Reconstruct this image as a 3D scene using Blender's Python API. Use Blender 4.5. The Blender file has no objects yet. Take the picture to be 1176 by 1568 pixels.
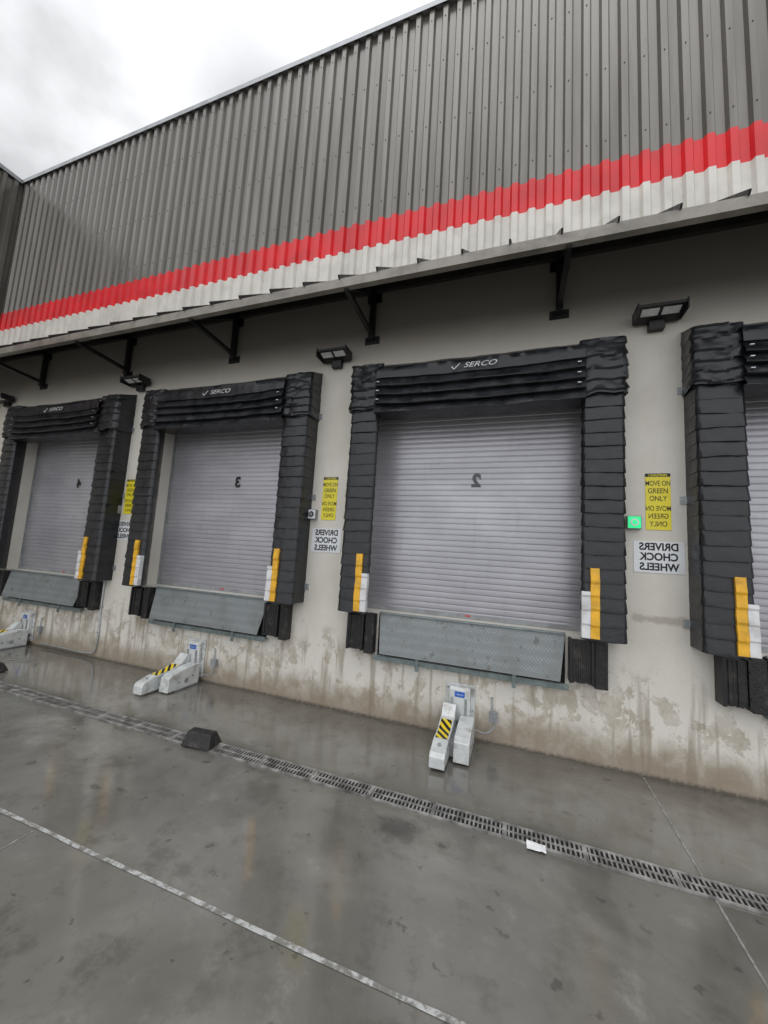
import bpy, math, random
from mathutils import Matrix, Vector, noise
random.seed(7)
sc=bpy.context.scene
COL=sc.collection
# ---------------------------------------------------------------- helpers
def empty(name,loc=(0,0,0),parent=None):
    o=bpy.data.objects.new(name,None);o.location=loc;COL.objects.link(o)
    o.empty_display_size=.2
    if parent: o.parent=parent
    return o
class MB:
    def __init__(s): s.v=[];s.f=[];s.m=[]
    def add(s,vs,fs,mi=0):
        b=len(s.v);s.v+=[tuple(v) for v in vs];s.f+=[tuple(b+i for i in f) for f in fs];s.m+=[mi]*len(fs)
    def box(s,x0,x1,y0,y1,z0,z1,mi=0):
        vs=[(x,y,z) for x in (x0,x1) for y in (y0,y1) for z in (z0,z1)]
        s.add(vs,[(0,1,3,2),(4,6,7,5),(0,4,5,1),(2,3,7,6),(0,2,6,4),(1,5,7,3)],mi)
    def beam(s,a,b,w,h,mi=0,up=(1,0,0)):
        a=Vector(a);b=Vector(b);d=(b-a).normalized();u=Vector(up);n=d.cross(u).normalized();u=n.cross(d).normalized()
        vs=[]
        for p in (a,b):
            for su,sn in ((-1,-1),(1,-1),(1,1),(-1,1)): vs.append(p+u*su*w/2+n*sn*h/2)
        s.add(vs,[(0,3,2,1),(4,5,6,7),(0,1,5,4),(1,2,6,5),(2,3,7,6),(3,0,4,7)],mi)
    def prism(s,prof,x0,x1,mi=0):   # prof list of (y,z)
        n=len(prof);vs=[(x0,y,z) for y,z in prof]+[(x1,y,z) for y,z in prof]
        s.add(vs,[tuple(range(n)),tuple(range(2*n-1,n-1,-1))]+[(i,i+n,(i+1)%n+n,(i+1)%n) for i in range(n)],mi)
    def grid(s,rows,mi=0):
        nr=len(rows);nc=len(rows[0]);vs=[p for r in rows for p in r]
        s.add(vs,[(i*nc+j,i*nc+j+1,(i+1)*nc+j+1,(i+1)*nc+j) for i in range(nr-1) for j in range(nc-1)],mi)
    def cyl(s,c,axis,r,h,n=12,mi=0):
        c=Vector(c);ax=Vector(axis).normalized();t=Vector((0,0,1)) if abs(ax.z)<.9 else Vector((1,0,0))
        u=ax.cross(t).normalized();w=ax.cross(u);vs=[]
        for k in (0,1):
            for i in range(n):
                a=2*math.pi*i/n;vs.append(c+ax*h*k+u*r*math.cos(a)+w*r*math.sin(a))
        s.add(vs,[tuple(range(n)),tuple(range(2*n-1,n-1,-1))]+[(i,i+n,(i+1)%n+n,(i+1)%n) for i in range(n)],mi)
    def obj(s,name,mats,parent=None,loc=(0,0,0),bevel=0,smooth=None):
        me=bpy.data.meshes.new(name);me.from_pydata(s.v,[],s.f)
        for m in (mats if isinstance(mats,(list,tuple)) else [mats]): me.materials.append(m)
        me.polygons.foreach_set('material_index',s.m)
        import bmesh
        bm=bmesh.new();bm.from_mesh(me)
        if smooth is not None: bmesh.ops.remove_doubles(bm,verts=bm.verts,dist=1e-5)
        bmesh.ops.recalc_face_normals(bm,faces=bm.faces)
        if smooth is not None:
            for f in bm.faces: f.smooth=True
            for e in bm.edges:
                if len(e.link_faces)==2 and e.calc_face_angle(0)>math.radians(smooth): e.smooth=False
        bm.to_mesh(me);bm.free();me.update()
        o=bpy.data.objects.new(name,me);o.location=loc;COL.objects.link(o)
        if parent: o.parent=parent
        if bevel:
            b=o.modifiers.new('bevel','BEVEL');b.width=bevel;b.segments=2;b.limit_method='ANGLE'
        return o
def text(name,body,x,y,z,size,mat,parent,mirror=False,shear=0,off=0.0,sx=1.0,ls=1.0):
    c=bpy.data.curves.new(name,'FONT');c.body=body;c.size=size;c.align_x='CENTER';c.align_y='CENTER';c.shear=shear;c.offset=off;c.space_line=ls
    t=bpy.data.objects.new('tmp',c);COL.objects.link(t)
    dg=bpy.context.evaluated_depsgraph_get();dg.update()
    me=bpy.data.meshes.new_from_object(t.evaluated_get(dg))
    bpy.data.objects.remove(t)
    me.materials.clear();me.materials.append(mat)
    for p in me.polygons:p.material_index=0
    o=bpy.data.objects.new(name,me);COL.objects.link(o)
    o.location=(x,y,z);o.rotation_euler=(math.pi/2,0,0);o.scale=(-sx if mirror else sx,1,1);o.parent=parent
    return o
# ---------------------------------------------------------------- materials
class NT:
    def __init__(s,name):
        s.mat=bpy.data.materials.new(name);s.mat.use_nodes=True;s.t=s.mat.node_tree
        s.b=s.t.nodes['Principled BSDF'];s.pos=None
    def n(s,typ,**k):
        x=s.t.nodes.new(typ)
        for a,b in k.items(): setattr(x,a,b)
        return x
    def l(s,a,b): s.t.links.new(a,b)
    def P(s):
        if not s.pos: s.pos=s.n('ShaderNodeNewGeometry').outputs['Position']
        return s.pos
    def noise(s,scale,stretch=(1,1,1),detail=3,rough=.6,dist=0,off=(0,0,0)):
        m=s.n('ShaderNodeMapping');m.inputs['Scale'].default_value=stretch;m.inputs['Location'].default_value=off
        s.l(s.P(),m.inputs[0]);x=s.n('ShaderNodeTexNoise');s.l(m.outputs[0],x.inputs['Vector'])
        x.inputs['Scale'].default_value=scale;x.inputs['Detail'].default_value=detail;x.inputs['Roughness'].default_value=rough;x.inputs['Distortion'].default_value=dist
        return x.outputs[0]
    def ramp(s,src,a,b,lo=0.,hi=1.):
        x=s.n('ShaderNodeMapRange');x.interpolation_type='SMOOTHSTEP';s.l(src,x.inputs[0])
        for i,v in zip((1,2,3,4),(a,b,lo,hi)): x.inputs[i].default_value=v
        return x.outputs[0]
    def math(s,op,a,b=None,c=None):
        x=s.n('ShaderNodeMath',operation=op)
        for i,v in enumerate((a,b,c)):
            if v is None: continue
            if isinstance(v,(int,float)): x.inputs[i].default_value=v
            else: s.l(v,x.inputs[i])
        return x.outputs[0]
    def mix(s,f,a,b,blend='MIX'):
        x=s.n('ShaderNodeMix',data_type='RGBA',blend_type=blend)
        for i,v in ((0,f),(6,a),(7,b)):
            if isinstance(v,(int,float)): x.inputs[i].default_value=v
            elif isinstance(v,tuple): x.inputs[i].default_value=v if len(v)==4 else v+(1,)
            else: s.l(v,x.inputs[i])
        return x.outputs[2]
    def blob(s,px,pz,cx,cz,sx,sz):
        dx=s.math('MULTIPLY',s.math('SUBTRACT',px,cx),1/sx);dz=s.math('MULTIPLY',s.math('SUBTRACT',pz,cz),1/sz)
        return s.math('SQRT',s.math('ADD',s.math('MULTIPLY',dx,dx),s.math('MULTIPLY',dz,dz)))
    def bump(s,src,strength=.3,dist=.01):
        x=s.n('ShaderNodeBump');x.inputs['Strength'].default_value=strength;x.inputs['Distance'].default_value=dist
        s.l(src,x.inputs['Height']);s.l(x.outputs[0],s.b.inputs['Normal'])
    def set(s,**k):
        for a,v in k.items():
            i=s.b.inputs[a.replace('_',' ')]
            if isinstance(v,(int,float)): i.default_value=v
            elif isinstance(v,tuple): i.default_value=v if len(v)==4 else v+(1,)
            else: s.l(v,i)
        return s
def simple(name,col,rough=.5,metal=0,var=.15,scale=6,bump=0,bscale=60,dirt=None):
    m=NT(name);n=m.noise(scale)
    dark=tuple(c*(1-var*1.5) for c in col[:3]);lite=tuple(min(1,c*(1+var)) for c in col[:3])
    c=m.mix(m.ramp(n,.3,.7),dark,lite)
    if dirt: c=m.mix(m.ramp(m.noise(dirt[1],off=(3,1,7)),.5,.75,0,dirt[2]),c,dirt[0])
    m.set(Base_Color=c,Metallic=metal,Roughness=m.ramp(n,.3,.7,max(.05,rough-.08),min(1,rough+.1)))
    if bump: m.bump(m.noise(bscale,detail=1),bump,.01)
    return m.mat
M={}
m=NT('cladding_grey_metal');n1=m.noise(1.5,(3,3,.25))
c=m.mix(m.ramp(n1,.3,.7),(.155,.144,.128),(.210,.196,.176))
m.set(Base_Color=c,Metallic=.45,Roughness=m.ramp(n1,.3,.7,.20,.32));M['clad']=m.mat
M['red']=simple('cladding_red_paint',(.70,.016,.022),.36,0,.10,2)
M['white']=simple('cladding_white_paint',(.68,.655,.60),.4,0,.08,2,0,0,((.45,.42,.37),5,.35))
M['cap']=simple('flashing_metal',(.34,.35,.36),.35,.6)
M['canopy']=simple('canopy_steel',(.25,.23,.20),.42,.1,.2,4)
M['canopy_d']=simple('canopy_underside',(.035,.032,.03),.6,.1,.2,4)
M['blacksteel']=simple('black_painted_steel',(.012,.012,.013),.4,.1)
M['rubber']=simple('bumper_rubber',(.017,.016,.016),.55,0,.4,25,.5,60,((.09,.08,.065),9,.6))
M['galv']=simple('galvanised_steel',(.5,.53,.55),.4,.7,.12,20)
M['teal']=simple('frame_steel',(.22,.265,.265),.45,.4,.2,12)
M['yellow']=simple('yellow_vinyl',(.80,.43,.025),.4,0,.12,10,0,0,((.2,.12,.04),7,.4))
M['whitev']=simple('white_vinyl',(.70,.70,.70),.4,0,.1,10,0,0,((.25,.22,.2),7,.4))
M['signy']=simple('sign_yellow',(.82,.70,.03),.35,0,.04,5)
M['signw']=simple('sign_white',(.78,.80,.82),.35,0,.04,5)
M['ink']=simple('black_ink',(.010,.010,.010),.5)
M['inkgrey']=simple('faded_ink',(.10,.10,.11),.5)
M['logo']=simple('logo_white',(.7,.7,.7),.5)
M['machine']=simple('machine_white_paint',(.64,.66,.65),.33,.1,.08,8,0,0,((.2,.17,.13),9,.5))
M['blue']=simple('label_blue',(.03,.12,.5),.35)
M['lens']=simple('lamp_lens',(.6,.61,.61),.15)
M['dark']=simple('dark_void',(.01,.01,.01),.9)
M['plastic']=simple('grey_plastic',(.28,.29,.3),.45)
M['paper']=simple('paper_white',(.78,.78,.78),.8)
m=NT('black_vinyl');n1=m.noise(7);c=m.mix(m.ramp(n1,.35,.7),(.008,.009,.011),(.022,.023,.027))
m.set(Base_Color=c,Roughness=m.ramp(n1,.3,.7,.27,.44));m.bump(m.noise(16,(1,1,1.8),2,.5),.28,.012);M['vinyl']=m.mat
m=NT('door_paint');sep=m.n('ShaderNodeSeparateXYZ');m.l(m.P(),sep.inputs[0])
c=m.mix(m.ramp(m.noise(1.3,(1,1,2)),.3,.7),(.40,.395,.435),(.49,.485,.525))
c=m.mix(m.ramp(m.noise(4,(2,1,.3),off=(2,0,5)),.55,.8,0,.3),c,(.27,.26,.27))
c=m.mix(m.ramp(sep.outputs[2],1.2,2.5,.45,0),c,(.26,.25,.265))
m.set(Base_Color=c,Metallic=.3,Roughness=.30);M['door']=m.mat
m=NT('green_led');m.set(Base_Color=(.02,.5,.2));m.b.inputs['Emission Color'].default_value=(.03,1,.32,1);m.b.inputs['Emission Strength'].default_value=.6;M['green']=m.mat
m=NT('diamond_plate');
mp=m.n('ShaderNodeMapping');mp.inputs['Rotation'].default_value=(0,math.radians(45),0);m.l(m.P(),mp.inputs[0])
ck=m.n('ShaderNodeTexVoronoi');ck.inputs['Scale'].default_value=38;ck.inputs['Randomness'].default_value=.12;m.l(mp.outputs[0],ck.inputs['Vector'])
spot=m.ramp(ck.outputs['Distance'],.15,.42,1,0)
c=m.mix(spot,(.20,.22,.225),(.31,.335,.33));c=m.mix(m.ramp(m.noise(3),.42,.72,0,.55),c,(.15,.155,.145))
c=m.mix(m.ramp(m.noise(11,detail=4,off=(5,5,5)),.60,.70,0,.6),c,(.09,.078,.06))
m.set(Base_Color=c,Metallic=.2,Roughness=.45);m.bump(spot,.4,.003);M['diamond']=m.mat
# concrete wall
m=NT('concrete_wall')
sep=m.n('ShaderNodeSeparateXYZ');m.l(m.P(),sep.inputs[0]);z=sep.outputs[2];px=sep.outputs[0]
big=m.noise(1.1,detail=4);mid=m.noise(4.5,(1,1,.8),5,.7,.3,(5,2,1));fine=m.noise(30,detail=3,rough=.7)
streak=m.noise(6,(1.3,1.3,.10),3,.6,0,(9,3,2))
paint=m.mix(m.ramp(big,.3,.7),(.62,.59,.52),(.72,.69,.62))
paint=m.mix(m.ramp(streak,.55,.82,0,.2),paint,(.46,.425,.37))
paint=m.mix(m.ramp(m.math('ADD',z,m.math('MULTIPLY',big,.3)),4.15,4.95,0,.92),paint,(.155,.14,.12))  # shade under the canopy painted into the upper wall colour
bl=m.math('ADD',m.blob(px,z,.30,1.43,.42,.045),m.math('MULTIPLY',m.math('SUBTRACT',mid,.5),3.2))
paint=m.mix(m.ramp(bl,.3,1.2,.55,0),paint,(.30,.25,.19))
raw=m.mix(m.ramp(mid,.38,.62),(.46,.41,.33),(.60,.56,.49))
patch=m.ramp(m.noise(3.0,(1,1,.9),6,.74,.3,(1,8,4)),.455,.485)
pz=m.math('MULTIPLY',patch,m.math('MULTIPLY',m.ramp(m.math('ADD',z,m.math('MULTIPLY',big,.5)),.40,.62),m.ramp(z,.9,1.5,1,.0)))
raw=m.mix(m.math('MULTIPLY',pz,.85),raw,(.74,.71,.65))
raw=m.mix(m.ramp(streak,.51,.64,0,.66),raw,(.28,.235,.17))
lowm=m.ramp(m.math('ADD',z,m.math('MULTIPLY',m.math('SUBTRACT',mid,.5),1.1)),.60,1.02,1,0)
c=m.mix(lowm,paint,raw)
brn=m.ramp(m.math('ADD',z,m.math('MULTIPLY',m.math('SUBTRACT',mid,.5),.5)),.04,.44,.78,0)
c=m.mix(brn,c,(.26,.21,.15))
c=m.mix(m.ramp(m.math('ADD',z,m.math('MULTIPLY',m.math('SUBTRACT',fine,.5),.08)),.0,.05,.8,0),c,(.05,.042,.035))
c=m.mix(m.ramp(m.math('ADD',fine,m.ramp(z,1.0,1.5,.0,-.06)),.58,.76,0,.45),c,(.21,.18,.15))
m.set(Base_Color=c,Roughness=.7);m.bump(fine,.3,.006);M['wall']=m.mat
# ground
m=NT('wet_concrete')
sep=m.n('ShaderNodeSeparateXYZ');m.l(m.P(),sep.inputs[0]);gx,gy=sep.outputs[0],sep.outputs[1]
big=m.noise(.9,detail=5,rough=.62,dist=.4);mid=m.noise(3.4,detail=6,rough=.72,off=(3,7,0));fine=m.noise(48,detail=2,rough=.75)
c=m.mix(m.ramp(big,.32,.68),(.165,.156,.134),(.250,.238,.21))
c=m.mix(m.ramp(mid,.5,.66,0,.6),c,(.115,.106,.087))
c=m.mix(m.ramp(mid,.3,.44,.45,0),c,(.33,.32,.285))
c=m.mix(m.ramp(m.noise(6.5,(1,1,1),3,.6,0,(8,8,0)),.645,.69,0,.6),c,(.055,.05,.043))
c=m.mix(m.ramp(fine,.6,.8,0,.4),c,(.075,.07,.062))
d=m.math('ADD',m.blob(gx,gy,-1.83,-1.58,1,.63),m.math('MULTIPLY',m.math('SUBTRACT',mid,.5),.9))
c=m.mix(m.ramp(d,.0,.30,.75,0),c,(.04,.037,.033))
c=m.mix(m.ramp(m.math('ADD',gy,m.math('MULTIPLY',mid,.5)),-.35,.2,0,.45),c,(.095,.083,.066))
# dark damp band along the trench
c=m.mix(m.ramp(m.math('ADD',m.math('ABSOLUTE',m.math('ADD',gy,1.28)),m.math('MULTIPLY',m.math('SUBTRACT',mid,.5),.3)),.05,.22,.4,0),c,(.07,.065,.055))
wet=m.ramp(m.noise(.75,(1,1.3,1),4,.62,.5,(11,4,0)),.34,.56)
c=m.mix(m.math('MULTIPLY',wet,.38),c,(.075,.07,.061))
rough=m.math('ADD',m.ramp(wet,0,1,.30,.10),m.math('MULTIPLY',m.math('SUBTRACT',mid,.5),.30))
m.set(Base_Color=c,Roughness=m.math('MAXIMUM',rough,.05),Coat_Weight=m.math('MULTIPLY',wet,.7),Coat_Roughness=.11);m.b.inputs['Specular IOR Level'].default_value=.7
m.bump(m.noise(9,detail=2,rough=.8),.08,.012);M['ground']=m.mat
m=NT('worn_white_line');c=m.mix(m.ramp(m.noise(18,detail=5,rough=.75),.42,.6),(.19,.185,.165),(.48,.48,.47))
m.set(Base_Color=c,Roughness=.4);M['line']=m.mat
m=NT('pale_joint');c=m.mix(m.ramp(m.noise(14,detail=5,rough=.75),.40,.62),(.19,.182,.16),(.33,.325,.31))
m.set(Base_Color=c,Roughness=.4);M['joint']=m.mat
m=NT('hazard_stripes');sep=m.n('ShaderNodeSeparateXYZ');m.l(m.P(),sep.inputs[0])
w=m.math('GREATER_THAN',m.math('FRACT',m.math('MULTIPLY',m.math('ADD',sep.outputs[0],m.math('MULTIPLY',sep.outputs[1],.9)),12)),.5)
m.set(Base_Color=m.mix(w,(.8,.6,.02),(.015,.015,.015)),Roughness=.4);M['hazard']=m.mat
# ---------------------------------------------------------------- ground
g=MB();g.add([(-150,-150,0),(150,-150,0),(150,150,0),(-150,150,0)],[(0,1,2,3)]);g.obj('ground',M['ground'])
g=MB();N=120
rows=[[(-11.3+i*21.3/N,-2.53+s*(.013+.006*noise.noise(Vector((i*.7,s*5,0))))+.006*noise.noise(Vector((i*.2,0,4))),.004) for i in range(N+1)] for s in (-1,1)]
g.grid(rows);g.obj('painted_line',M['line'])
g=MB()
for x,ya,yb in ((.06,-1.36,-9),(.06,-1.2,-.02),(-3.97,-2.56,-9),(-7.6,-2.56,-9)):
    g.box(x-.006,x+.006,min(ya,yb),max(ya,yb),.0,.0035)
g.obj('pavement_joint',M['joint'])
td=empty('trench_drain')
g=MB();g.box(-11.3,9,-1.345,-1.215,.001,.004);g.obj('channel_shade_sheet',M['dark'],td)  # flat black sheet stands in for the shaded recess below the grate
g=MB()
for y in (-1.350,-1.210): g.box(-11.3,9,y-.008,y+.008,.001,.013)
x=-11.3;k=0
while x<9:
    g.box(x,x+.012,-1.341,-1.219,.0045,.011);x+=.030;k+=1
    if k%16==0: g.box(x-.008,x+.022,-1.341,-1.219,.0045,.0118);x+=.030
g.box(-11.3,9,-1.286,-1.274,.0045,.0114)
g.obj('grate',simple('grate_steel',(.36,.35,.335),.35,.4,.3,12,0,0,((.06,.05,.04),5,.7)),td)
g=MB();R=5
rows=[[(-.98+.12*j/R+.01*noise.noise(Vector((i,j,1))),-1.41+.075*i/R,.016+.014*abs(noise.noise(Vector((i*.9,j*.9,3))))) for j in range(R+1)] for i in range(R+1)]
g.grid(rows);g.obj('paper_scrap',M['paper'])
# ---------------------------------------------------------------- building
OFF=[6.98,3.48,0,-3.52,-7.02]
OFL=[7.1,3.57,0,-3.55,-7.08]
DX0,DX1=-2.87,-.30
ZS,ZT=1.21,3.78
B=empty('warehouse_building')
g=MB();TH=.35;XL,XR=-11.45,13
edges=sorted([(o+DX0,o+DX1) for o in OFF])
xs=[XL]
for a,b in edges: xs+=[a,b]
xs.append(XR)
for i in range(0,len(xs)-1,2): g.box(xs[i],xs[i+1],0,TH,-.2,5.9)
for a,b in edges:
    g.box(a,b,0,TH,-.2,ZS);g.box(a,b,0,TH,ZT,5.9)
g.box(XL-.3,XL,-9,.35,-.2,5.9)
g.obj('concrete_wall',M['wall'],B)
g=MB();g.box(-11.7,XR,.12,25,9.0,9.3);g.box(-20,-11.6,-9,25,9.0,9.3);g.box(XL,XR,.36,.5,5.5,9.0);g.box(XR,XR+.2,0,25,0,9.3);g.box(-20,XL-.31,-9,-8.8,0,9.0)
g.obj('light_blocking_roof',M['canopy_d'],B)  # unseen roof and rear walls, added to block light from behind
def prof(s0,s1,p=.19,dep=.042):
    pts=[];s=s0
    while s<s1:
        for ds,d in ((0,0),(.42,0),(.54,1),(.88,1)): pts.append((s+ds*p,d*dep))
        s+=p
    pts.append((s,0));return pts
def clad(mapf,s0,s1,name,zb):
    pts=prof(s0,s1);g=MB();Z=[zb,6.0,6.385,7.4,8.4,9.43]
    for i in range(5):
        g.grid([[mapf(s,d)+(z,) for s,d in pts] for z in (Z[i],Z[i+1])],{0:1,1:0}.get(i,2))
    return g.obj(name,[M['red'],M['white'],M['clad']],B)
clad(lambda s,d:(s,-.045-d),-11.39,XR,'metal_cladding',5.50)
clad(lambda s,d:(-11.405+d,-s),.05,9,'metal_cladding_side',5.50)
g=MB();s=-11.39+.71*.19
while s<8:
    for zz in (6.62,7.55,8.5,9.2): g.cyl((s,-.087,zz),(0,-1,0),.007,.006,6)
    s+=.19
g.obj('fasteners',M['blacksteel'],B)
g=MB();g.box(-11.36,XR,-.115,.3,9.43,9.47);g.box(-11.36,XR,-.118,-.112,9.385,9.4701);g.box(-20,-11.36,-9,.3,9.43,9.4702);g.box(-11.364,-11.34,-9,-.12,9.385,9.4703)
g.obj('parapet_flashing',M['cap'],B)
# canopy
g=MB();CX0,CX1=-11.3,10.5;YF,ZF,YW,ZW=-.87,4.90,-.10,5.50
sl=(ZW-ZF)/(YW-YF)
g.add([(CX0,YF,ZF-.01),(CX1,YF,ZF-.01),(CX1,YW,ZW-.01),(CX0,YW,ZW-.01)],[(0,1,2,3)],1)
g.add([(CX0,YF+.01,ZF+.012),(CX1,YF+.01,ZF+.012),(CX1,YW,ZW+.006),(CX0,YW,ZW+.006)],[(0,1,2,3)],0)
g.box(CX0,CX1,-.0999,-.002,5.44,5.485,1)
x=CX0+.2
while x<CX1:
    g.beam((x,YF-.035,ZF+.012),(x,YW,ZW+.03),.018,.040,2);x+=.45
g.box(CX0,CX1,YF-.012,YF+.004,4.80,4.905,0);g.box(CX0,CX1,YF+.004,YF+.06,4.80,4.806,0)
for yy in (-.60,-.22):
    zz=ZF+(yy-YF)*sl;g.box(CX0,CX1,yy-.025,yy+.025,zz-.09,zz-.035,0 if yy<-.5 else 1)
g.box(CX0,CX1,-.06,-.002,5.33,5.4399,1)
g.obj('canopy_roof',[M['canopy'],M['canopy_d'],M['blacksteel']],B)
g=MB()
for k in range(-5,5):
    x=-.685-2.2426*k
    if x<CX0 or x>CX1: continue
    g.box(x-.035,x+.035,-.075,-.012,4.66,5.36);g.box(x-.10,x+.10,-.012,0,4.62,4.72);g.box(x-.10,x+.10,-.0121,0,5.2,5.32)
    g.beam((x,-.05,4.74),(x,-.84,4.80),.05,.05);g.beam((x,-.05,5.34),(x,-.86,4.80),.05,.05)
    for sx in (-.075,.075): g.cyl((x+sx,-.012,4.67),(0,-1,0),.012,.012,6)
g.obj('canopy_brackets',M['blacksteel'],B)
def door(off,num,ink):
    e=empty('roller_door',(off,0,0),B)
    g=MB();rows=[];z=ZS;p=.068
    while z<ZT+.05:
        for dz,dy in ((0,.0),(.005,-.001),(.010,-.006),(.035,-.009),(.060,-.006),(.065,-.001)): rows.append([(DX0+.03,.2+dy,z+dz),(DX1-.03,.2+dy,z+dz)])
        z+=p
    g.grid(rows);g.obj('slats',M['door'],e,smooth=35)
    g=MB()
    for a,b in ((DX0,DX0+.04),(DX1-.04,DX1)): g.box(a+.001,b,.175,.26,ZS,ZT)
    g.box(DX0+.04,DX1-.04,.178,.215,ZS+.002,ZS+.05)
    g.obj('guides',M['plastic'],e)
    g=MB();g.box(DX0,DX1,.34,.348,ZS,ZT);g.obj('backing',M['dark'],e)
    g=MB();g.box(-1.62,-1.56,.17,.177,ZS+.03,ZS+.042);g.obj('handle',M['red'],e)
    if num: text('number',num,-1.55 if num!='3' else -1.52,.186,2.82,.21,ink,e,True,0,.010)
for off,num,ink in zip(OFF,('0','1','2','3','4'),(M['ink'],M['ink'],M['inkgrey'],M['ink'],M['ink'])): door(off,num,ink)
# ---------------------------------------------------------------- dock seals
def padpath(xo,xi,dep):
    s=1 if xi>xo else -1;r=.04;P=[]
    for y in (.0,-.08,-.17): P.append((xo,y,-s,0))
    for a in (15,45,75):
        A=math.radians(a);P.append((xo+s*r*(1-math.cos(A)),-dep+r*(1-math.sin(A)),-s*math.cos(A),-math.sin(A)))
    n=10
    for i in range(n+1):
        t=i/n;P.append((xo+s*r+(xi-xo-2*s*r)*t,-dep-.008*math.sin(t*math.pi),0,-1))
    for a in (75,45,15):
        A=math.radians(a);P.append((xi-s*r*(1-math.cos(A)),-dep+r*(1-math.sin(A)),s*math.cos(A),-math.sin(A)))
    for y,k in ((-.17,.055),(-.08,.13),(0,.20)): P.append((xi-s*k,y,s*.8,0))
    return P
def pad(e,name,xo,xi,seed):
    dep=.28;P=padpath(xo,xi,dep);g=MB();rows=[];z1=4.13;z0=1.22;n=22;h=(z1-z0)/n
    rnd=random.Random(seed)
    def NZ(a,b,c): return noise.noise(Vector((a,b,c+seed*3.1)))
    for k in range(n):
        zt=z1-k*h;amp=.009+.009*rnd.random();tilt=(rnd.random()-.5)*.016
        for q,(f,dd) in enumerate(((0,-.1),(.25,.25),(.5,.55),(.75,.82),(.93,1.0),(.985,.95))):
            row=[]
            for j,(x,y,nx,ny) in enumerate(P):
                u=j/(len(P)-1);front=3<=j<=len(P)-4;w=(1 if 5<=j<=len(P)-6 else .7) if front else (.4 if j in(2,len(P)-3) else .1)
                d=(amp*dd+.004*NZ(x*7,zt*5+f,1)+.004*NZ(x*15,zt*9+f*1.3,3)+.010*NZ(x*2,zt*1.3,8))*w
                sag=(tilt*(u-.5)*2-.010*math.sin(u*math.pi)+.009*NZ(x*7,k*3.3,5))*(f if f<.9 else 1)*(1 if front else .3)
                row.append((x+nx*d,y+ny*d,zt-f*h+sag*.9))
            rows.append(row)
    rows.append([(x,y,z0) for x,y,nx,ny in P])
    top=[(x,y,4.15+ .12*(1+y/dep)) for x,y,nx,ny in P]
    g.grid([top]+rows)
    g.add([(x,y,z0+.004) for x,y,nx,ny in P],[tuple(range(len(P)))])
    g.add([p for p in top],[tuple(range(len(P)))])
    rows=[];H=.58
    for i in range(33):
        f=i/32;row=[]
        for j,(x,y,nx,ny) in enumerate(P):
            w=1 if 3<=j<=len(P)-4 else (.7 if j in(2,len(P)-3) else .3)
            ph=f*5.2+.6*NZ(x*3,f*2,2)
            fr=ph-math.floor(ph)
            fold=.022*fr**1.3-.008+.016*NZ(x*8,f*5,7)+.010*NZ(x*17,f*11,17)
            d=(.026+fold+.014*f)*w
            row.append((x+nx*d,y+ny*d,4.175-f*H+.045*NZ(x*5,f,9)*f+.12*(1+y/dep)*(1 if i==0 else 1-f)))
        rows.append(row)
    g.grid(rows)
    g.add([rows[0][j] for j in range(len(P))],[tuple(range(len(P)))])
    last=rows[-1];g.grid([last,[(x,y,last[j][2]+.02) for j,(x,y,nx,ny) in enumerate(P)]])
    g.obj(name,M['vinyl'],e,smooth=28)
    s=1 if xi>xo else -1
    for mt,nm,a,b,zt,zb in ((M['yellow'],'yellow_strip',.07,.145,1.88,1.235),(M['whitev'],'white_strip',-.004,.068,1.66,1.235)):
        xa,xb=sorted((xi-s*a,xi-s*b));R=[]
        nn=26
        for i in range(nn+1):
            zz=zt+(zb-zt)*i/nn;fr=((z1-zz)/h)%1
            o=.032+.009*fr+.004*NZ(xa*5,zz*9,30)
            jx=.006*NZ(1,zz*6,40)
            R.append([(xa+jx,-dep+.02,zz),(xa+jx,-dep-o,zz),(xb+jx,-dep-o-.001,zz),(xb+jx,-dep+.02,zz)])
        g=MB();g.grid(R);g.add(R[0],[(0,1,2,3)]);g.add(R[-1],[(0,1,2,3)]);g.obj(nm,mt,e)
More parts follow.
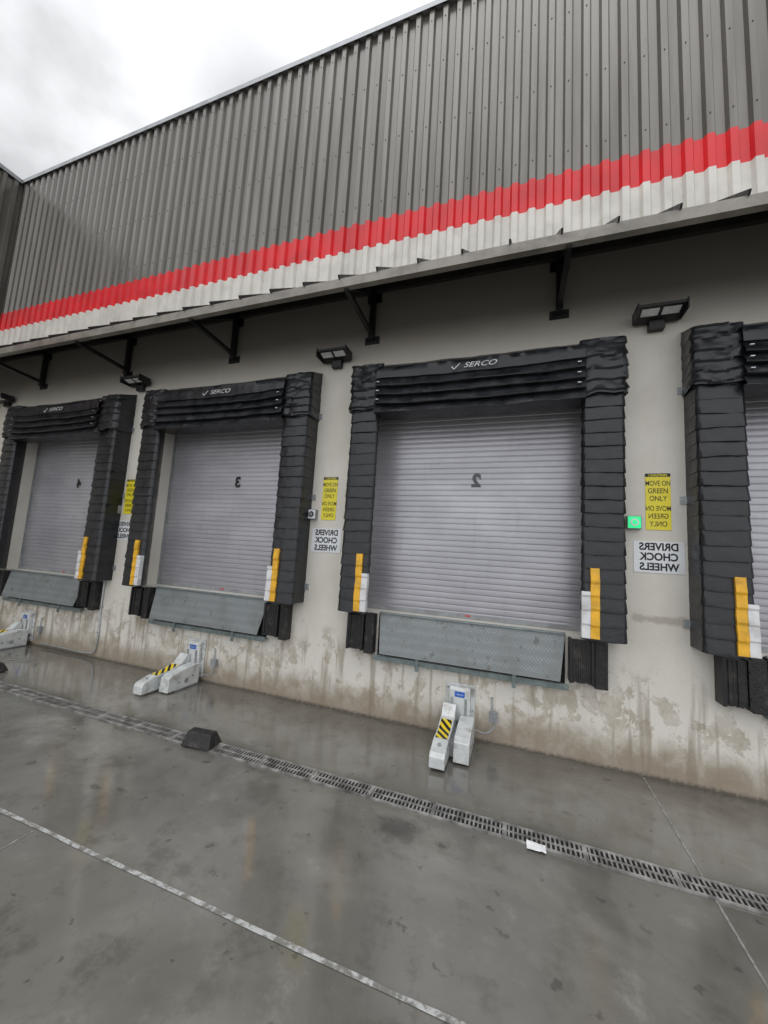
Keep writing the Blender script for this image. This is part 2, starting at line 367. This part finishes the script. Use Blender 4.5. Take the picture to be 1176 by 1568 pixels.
def seal(off,seed):
    e=empty('dock_seal',(off,0,0))
    pad(e,'left_pad',-3.03,-2.67,seed);pad(e,'right_pad',-.12,-.49,seed+1)
    g=MB();pr=[(-.02,4.27),(-.2,4.2),(-.315,4.12),(-.335,4.10),(-.342,4.04),(-.345,3.965)]
    z=3.96
    for k in range(4):
        h=.107;pr+=[(-.322,z),(-.332,z-.02),(-.348,z-.045),(-.366,z-.075),(-.376,z-h+.012),(-.372,z-h+.002)];z-=h
    pr+=[(-.34,z),(-.2,z+.01),(-.05,z+.02)]
    rows=[];n=60
    for (y,zz) in pr:
        row=[]
        for i in range(n+1):
            x=-2.70+(2.70-.47)*i/n
            w=noise.noise(Vector((x*3,zz*6,seed)))*.012+noise.noise(Vector((x*9,zz*9,seed+4)))*.008
            sag=-.022*math.sin(math.pi*i/n)*(1 if zz<4.1 else .3)+.016*noise.noise(Vector((x*2.4,zz*3,seed+8)))
            row.append((x,y-w,zz+sag))
        rows.append(row)
    g.grid(rows);g.obj('header',M['vinyl'],e,smooth=40)
    text('logo','SERCO',-1.50,-.372,4.0,.08,M['logo'],e,False,.35,0,1.4)
    g=MB();g.beam((-1.80,-.372,4.0),(-1.775,-.372,3.965),.002,.010,0,(0,1,0));g.beam((-1.775,-.372,3.965),(-1.71,-.372,4.03),.002,.010,0,(0,1,0));g.obj('logo_mark',M['logo'],e)
    g=MB()
    for x in (-2.66,-.53):
        for k in range(3): g.box(x-.016,x+.016,-.386,-.36,3.90-k*.107,3.908-k*.107)
    g.obj('straps',M['galv'],e)
    g=MB()
    for x,s in ((-3.03,-1),(-.12,1)):
        for zz in (1.42,2.58,3.68):
            a,b=sorted((x,x+s*.055));g.box(a,b,-.014,-.002,zz-.035,zz+.035)
            g.cyl((x+s*.035,-.014,zz),(0,-1,0),.012,.01,6)
    g.obj('clips',M['galv'],e)
for i,o in enumerate(OFF): seal(o,i*5+2)
# ---------------------------------------------------------------- levelers, bumpers
def leveler(off):
    e=empty('dock_leveler',(off,0,0))
    g=MB();g.box(-2.60,-.60,-.012,-.001,.72,1.2);g.obj('pit_shade_panel',M['dark'],e)  # flat dark panel painted as the shaded pit, no real recess
    g=MB()
    A=[(-2.585,-.03,1.215),(-.60,-.03,1.215),(-.655,-.15,.765),(-2.53,-.15,.765)]
    Bk=[(x,y+.018,z+.002) for x,y,z in A]
    g.add(A+Bk,[(0,1,2,3),(7,6,5,4),(0,4,5,1),(1,5,6,2),(2,6,7,3),(3,7,4,0)]);g.obj('lip',M['diamond'],e,bevel=.003)
    g=MB();g.box(-2.62,-.57,-.075,-.002,.70,.712);g.box(-2.62,-.57,-.083,-.0751,.675,.73)
    g.box(-2.59,-.6,-.05,.17,1.195,1.209)
    for x in (-2.1,-1.08):
        g.box(x-.02,x+.02,-.10,-.0835,.62,.76);g.cyl((x,-.1,.655),(0,-1,0),.012,.01,6)
    g.obj('frame',M['teal'],e,bevel=.003)
def bumper(off,x0,x1,seed):
    e=empty('dock_bumper',(off,0,0));rnd=random.Random(seed)
    g=MB();xa,xb=x0+.03,x0+(x1-x0)*.55;n=9;w=(xb-xa)/n
    for i in range(n): g.box(xa+i*w,xa+(i+.92)*w,-.13-.012*rnd.random(),-.002,.775+.01*rnd.random(),1.165)
    g.obj('laminated_pad',M['rubber'],e)
    g=MB();g.box(xb+.035,x1,-.12,-.002,.74,1.19);g.obj('side_pad',M['rubber'],e,bevel=.008)
    g=MB();g.box(x0,x0+.028,-.15,-.0021,.77,1.18);g.box(xb+.003,xb+.03,-.15,-.0021,.77,1.18)
    for zz in (.86,1.08): g.cyl((xb+.0161,-.15,zz),(0,-1,0),.012,.014,6)
    g.obj('angle_plates',M['blacksteel'],e,bevel=.003)
for i,o in enumerate(OFL):
    leveler(o);bumper(o,-2.95,-2.625,i);bumper(o,-.575,-.24,i+20)
# ---------------------------------------------------------------- vehicle restraints
def restraint(off):
    e=empty('vehicle_restraint',(off,0,0))
    g=MB();g.box(-1.775,-1.465,-.02,-.002,.06,.555);g.prism([(-.02,.18),(-.07,.18),(-.075,.50),(-.05,.53),(-.02,.53)],-1.73,-1.51);g.obj('wall_plate',M['machine'],e,bevel=.006)
    g=MB();g.box(-1.672,-1.568,-.0782,-.0752,.43,.485);g.obj('label',M['blue'],e)
    text('label_text','Serco',-1.62,-.0795,.457,.03,M['logo'],e,False,.3,0)
    g=MB()
    for x in (-1.765,-1.475):
        for z in (.12,.3,.5): g.cyl((x+(.012 if x<-1.6 else -.012),-.02,z),(0,-1,0),.01,.012,6)
    for x in (-1.70,-1.555): g.box(x-.012,x+.012,-.0856,-.0755,.2,.42)
    g.obj('rails',M['plastic'],e)
    g=MB()
    P=[(-.086,.03),(-.086,.36),(-.13,.37),(-.22,.27),(-.40,.215),(-.60,.20),(-.75,.155),(-.775,.12),(-.775,.03)]
    g.prism(P,-1.785,-1.645);g.obj('locking_arm',M['machine'],e,bevel=.005)
    g=MB();g.prism([(-.086,.02),(-.086,.26),(-.16,.27),(-.30,.26),(-.50,.225),(-.56,.19),(-.575,.02)],-1.60,-1.455);g.obj('carriage',M['machine'],e,bevel=.005)
    g=MB();g.box(-1.643,-1.602,-.50,-.1,.03,.15);g.box(-1.78,-1.46,-.45,-.0861,.004,.028);g.cyl((-1.80,-.3,.1),(1,0,0),.03,.35,12)
    for yy,zz in ((-.20,.14),(-.42,.11)): g.cyl((-1.456,yy,zz),(1,0,0),.014,.008,10)
    g.cyl((-1.715,-.66,.184),(0,-.3,1),.018,.008,12)
    g.obj('linkage',M['plastic'],e)
    g=MB()
    zf=lambda y:(.27+(y+.22)/(-.18)*(-.055)) if y>-.4 else .215+(y+.4)/(-.2)*(-.015)
    g.grid([[(x,y,zf(y)+.002) for x in (-1.772,-1.66)] for y in (-.26,-.4,-.57)]);g.obj('hazard_label',M['hazard'],e)
def tube(name,pts,r,mat,parent):
    c=bpy.data.curves.new(name,'CURVE');c.dimensions='3D';c.bevel_depth=r;c.bevel_resolution=3;s=c.splines.new('BEZIER');s.bezier_points.add(len(pts)-1)
    for p,q in zip(s.bezier_points,pts): p.co=q;p.handle_left_type=p.handle_right_type='AUTO'
    c.materials.append(mat);o=bpy.data.objects.new(name,c);COL.objects.link(o);o.parent=parent;return o
for o in (7.2,3.6,0,-3.66,-7.37):
    restraint(o)
    e=empty('junction_box',(o,0,0))
    g=MB();g.box(-1.31,-1.235,-.05,-.002,.24,.33);g.box(-1.315,-1.23,-.056,-.0501,.235,.335);g.obj('box',M['plastic'],e,bevel=.003)
    tube('cable',[(-1.27,-.03,.24),(-1.275,-.04,.17),(-1.34,-.06,.12),(-1.45,-.06,.13)],.008,M['plastic'],e)
    tube('conduit',[(-1.29,-.02,.33),(-1.29,-.02,.40),(-1.29,-.02,.47)],.008,M['galv'],e)
e=empty('wall_conduit')
tube('pipe',[(-7.27,-.02,1.4),(-7.27,-.02,.8),(-7.265,-.02,.2),(-7.30,-.02,.09),(-7.42,-.02,.065),(-8.0,-.02,.06),(-8.57,-.02,.06)],.011,M['galv'],e)
g=MB()
for z in (.4,.8,1.2): g.box(-7.295,-7.245,-.034,-.001,z-.01,z+.01)
g.obj('pipe_clips',M['galv'],e)
def chock(x,y,rot):
    g=MB();L,W,H=.155,.10,.115
    vs=[(-L,-W,.0),(L,-W,0),(L,W,0),(-L,W,0),(-L*.82,-W*.45,H),(L*.82,-W*.45,H),(L*.82,W*.45,H),(-L*.82,W*.45,H)]
    g.add(vs,[(0,3,2,1),(4,5,6,7),(0,1,5,4),(1,2,6,5),(2,3,7,6),(3,0,4,7)])
    o=g.obj('wheel_chock',M['rubber'],None,(x,y,.012),bevel=.01);o.rotation_euler=(0,0,rot)
chock(-3.86,-1.29,.1);chock(-7.72,-1.02,-.1)
# ---------------------------------------------------------------- lamps, signs, signals
def lamp(x):
    e=empty('wall_lamp',(x,0,0))
    g=MB()
    g.prism([(-.03,4.475),(-.22,4.515),(-.245,4.495),(-.235,4.475),(-.03,4.41)],-.20,.20)
    g.box(-.212,-.2002,-.25,-.04,4.41,4.52);g.box(.2002,.212,-.25,-.04,4.41,4.52)
    for i in range(7): xx=-.15+i*.05;g.box(xx-.004,xx+.004,-.15,-.04,4.47,4.52)
    g.obj('housing',M['blacksteel'],e,bevel=.003)
    g=MB();g.box(-.07,.07,-.07,-.002,4.33,4.43);g.obj('mount',M['blacksteel'],e,bevel=.006)
    g=MB()
    sl=(4.475-4.41)/(-.205)
    zz=lambda y:4.41+(y+.03)*sl-.004
    for a,b in ((-.165,-.015),(.015,.165)):
        g.add([(a,-.13,zz(-.13)),(b,-.13,zz(-.13)),(b,-.215,zz(-.215)),(a,-.215,zz(-.215))],[(0,1,2,3)])
    g.obj('lens',M['lens'],e)
for k in range(-2,4): lamp(.22-3.62*k)
for k in range(-2,3):
    o=-3.6*k
    e=empty('dock_signal_light',(o,0,0))
    g=MB();g.box(-.06,.065,-.06,-.002,2.285,2.415);g.obj('housing',M['plastic'],e,bevel=.006)
    g=MB();g.box(-.052,.057,-.064,-.0601,2.293,2.407);g.obj('face',M['signw'] if k else M['green'],e)
    g=MB();g.cyl((.0025,-.064,2.35),(0,-1,0),.036,.008,24);g.obj('lens_rim',M['ink'] if k else M['signw'],e)
    g=MB();g.cyl((.0025,-.0721,2.35),(0,-1,0),.022,.003,20);g.obj('lens',M['plastic'] if k else M['green'],e)
    g=MB();g.box(.113,.323,-.006,-.001,2.285,2.843);s=g.obj('caution_sign',M['signy'],None,(o,0,0))
    g=MB();g.box(.113,.323,-.0062,-.0005,2.812,2.846);g.obj('header_band',M['ink'],s)
    text('caution_text','! CAUTION',.218,-.0066,2.828,.028,M['signy'],s,False,0,.0008,1.1)
    for i,w in enumerate(('MOVE ON','GREEN','ONLY')):
        text('text',w,.218,-.0068,2.745-i*.076,.070,M['ink'],s,False,0,.0006,.66 if i==0 else .78)
        text('mirrored_text',w,.218,-.0068,2.495-i*.076,.070,M['ink'],s,True,0,.0006,.66 if i==0 else .78)
    g=MB();g.box(.005,.425,-.006,-.001,1.87,2.172);s=g.obj('chock_wheels_sign',M['signw'],None,(o,0,0))
    for i,w in enumerate(('DRIVERS','CHOCK','WHEELS')):
        text('text',w,.215,-.0066,2.118-i*.097,.098,M['ink'],s,True,0,.0035,.88)
# ---------------------------------------------------------------- world
W=bpy.data.worlds.new('World');sc.world=W;W.use_nodes=True;t=W.node_tree;t.nodes.clear()
def N_(typ,**k):
    x=t.nodes.new(typ)
    for a,b in k.items(): setattr(x,a,b)
    return x
def L_(a,b): t.links.new(a,b)
def MA(op,a,b=None):
    x=N_('ShaderNodeMath',operation=op)
    for i,v in enumerate((a,b)):
        if v is None: continue
        if isinstance(v,(int,float)): x.inputs[i].default_value=v
        else: L_(v,x.inputs[i])
    return x.outputs[0]
def MR(src,a,b,lo,hi):
    x=N_('ShaderNodeMapRange');x.interpolation_type='SMOOTHSTEP';L_(src,x.inputs[0])
    for i,v in zip((1,2,3,4),(a,b,lo,hi)): x.inputs[i].default_value=v
    return x.outputs[0]
SD=Vector((-.638,.328,.697)).normalized()
tc=N_('ShaderNodeTexCoord');sep=N_('ShaderNodeSeparateXYZ');L_(tc.outputs['Generated'],sep.inputs[0])
zz=MA('ADD',MA('MAXIMUM',sep.outputs[2],0.0),.35)
cx=N_('ShaderNodeCombineXYZ');L_(MA('DIVIDE',sep.outputs[0],zz),cx.inputs[0]);L_(MA('DIVIDE',sep.outputs[1],zz),cx.inputs[1]);cx.inputs[2].default_value=3.7
nz=N_('ShaderNodeTexNoise');L_(cx.outputs[0],nz.inputs['Vector']);nz.inputs['Scale'].default_value=4.6;nz.inputs['Detail'].default_value=5;nz.inputs['Roughness'].default_value=.46;nz.inputs['Distortion'].default_value=.15
cloud=MR(nz.outputs[0],.3,.7,.48,.64)
dp=N_('ShaderNodeVectorMath',operation='DOT_PRODUCT');L_(tc.outputs['Generated'],dp.inputs[0]);dp.inputs[1].default_value=SD
glow=MA('MULTIPLY',MR(dp.outputs['Value'],.965,1.0,0,.42),MR(nz.outputs[0],.36,.62,.4,1))
back=MR(MA('MULTIPLY',sep.outputs[1],-1),-.2,.8,1.0,2.4)
zen=MR(sep.outputs[2],.74,1.0,1.0,4.1)
val=MA('ADD',MA('MULTIPLY',MA('MULTIPLY',cloud,back),zen),glow)
cc=N_('ShaderNodeCombineXYZ');L_(MA('MULTIPLY',val,.975),cc.inputs[0]);L_(MA('MULTIPLY',val,.99),cc.inputs[1]);L_(MA('MULTIPLY',val,1.02),cc.inputs[2])
bg=N_('ShaderNodeBackground');L_(cc.outputs[0],bg.inputs[0]);bg.inputs[1].default_value=1.0
sk=N_('ShaderNodeTexSky',sky_type='NISHITA');sk.sun_disc=False;sk.sun_elevation=math.asin(SD.z);sk.sun_rotation=math.atan2(SD.x,SD.y)
bs=N_('ShaderNodeBackground');L_(sk.outputs[0],bs.inputs[0]);bs.inputs[1].default_value=.003
ad=N_('ShaderNodeAddShader');L_(bg.outputs[0],ad.inputs[0]);L_(bs.outputs[0],ad.inputs[1])
out=N_('ShaderNodeOutputWorld');L_(ad.outputs[0],out.inputs[0])
sl=bpy.data.lights.new('sun','SUN');sl.energy=.8;sl.angle=math.radians(20);sl.color=(1,.97,.93)
so=bpy.data.objects.new('sun',sl);COL.objects.link(so);so.rotation_euler=SD.to_track_quat('Z','Y').to_euler()
# ---------------------------------------------------------------- camera
y,tt,r,F=-.3404,.1084,.0598,577.3888
f=Vector((math.sin(y)*math.cos(tt),math.cos(y)*math.cos(tt),math.sin(tt)))
r0=Vector((math.cos(y),-math.sin(y),0));u0=r0.cross(f)
R=r0*math.cos(r)+u0*math.sin(r);U=-r0*math.sin(r)+u0*math.cos(r)
cd=bpy.data.cameras.new('camera');co=bpy.data.objects.new('camera',cd);COL.objects.link(co)
mt=Matrix((R,U,-f)).transposed().to_4x4();mt.translation=Vector((-1.0877,-4.3371,1.9039));co.matrix_world=mt
cd.sensor_fit='HORIZONTAL';cd.sensor_width=36;cd.lens=F/1176*36;cd.clip_end=600;cd.clip_start=.05
sc.camera=co
sc.view_settings.view_transform='Standard';sc.view_settings.look='None';sc.view_settings.exposure=0
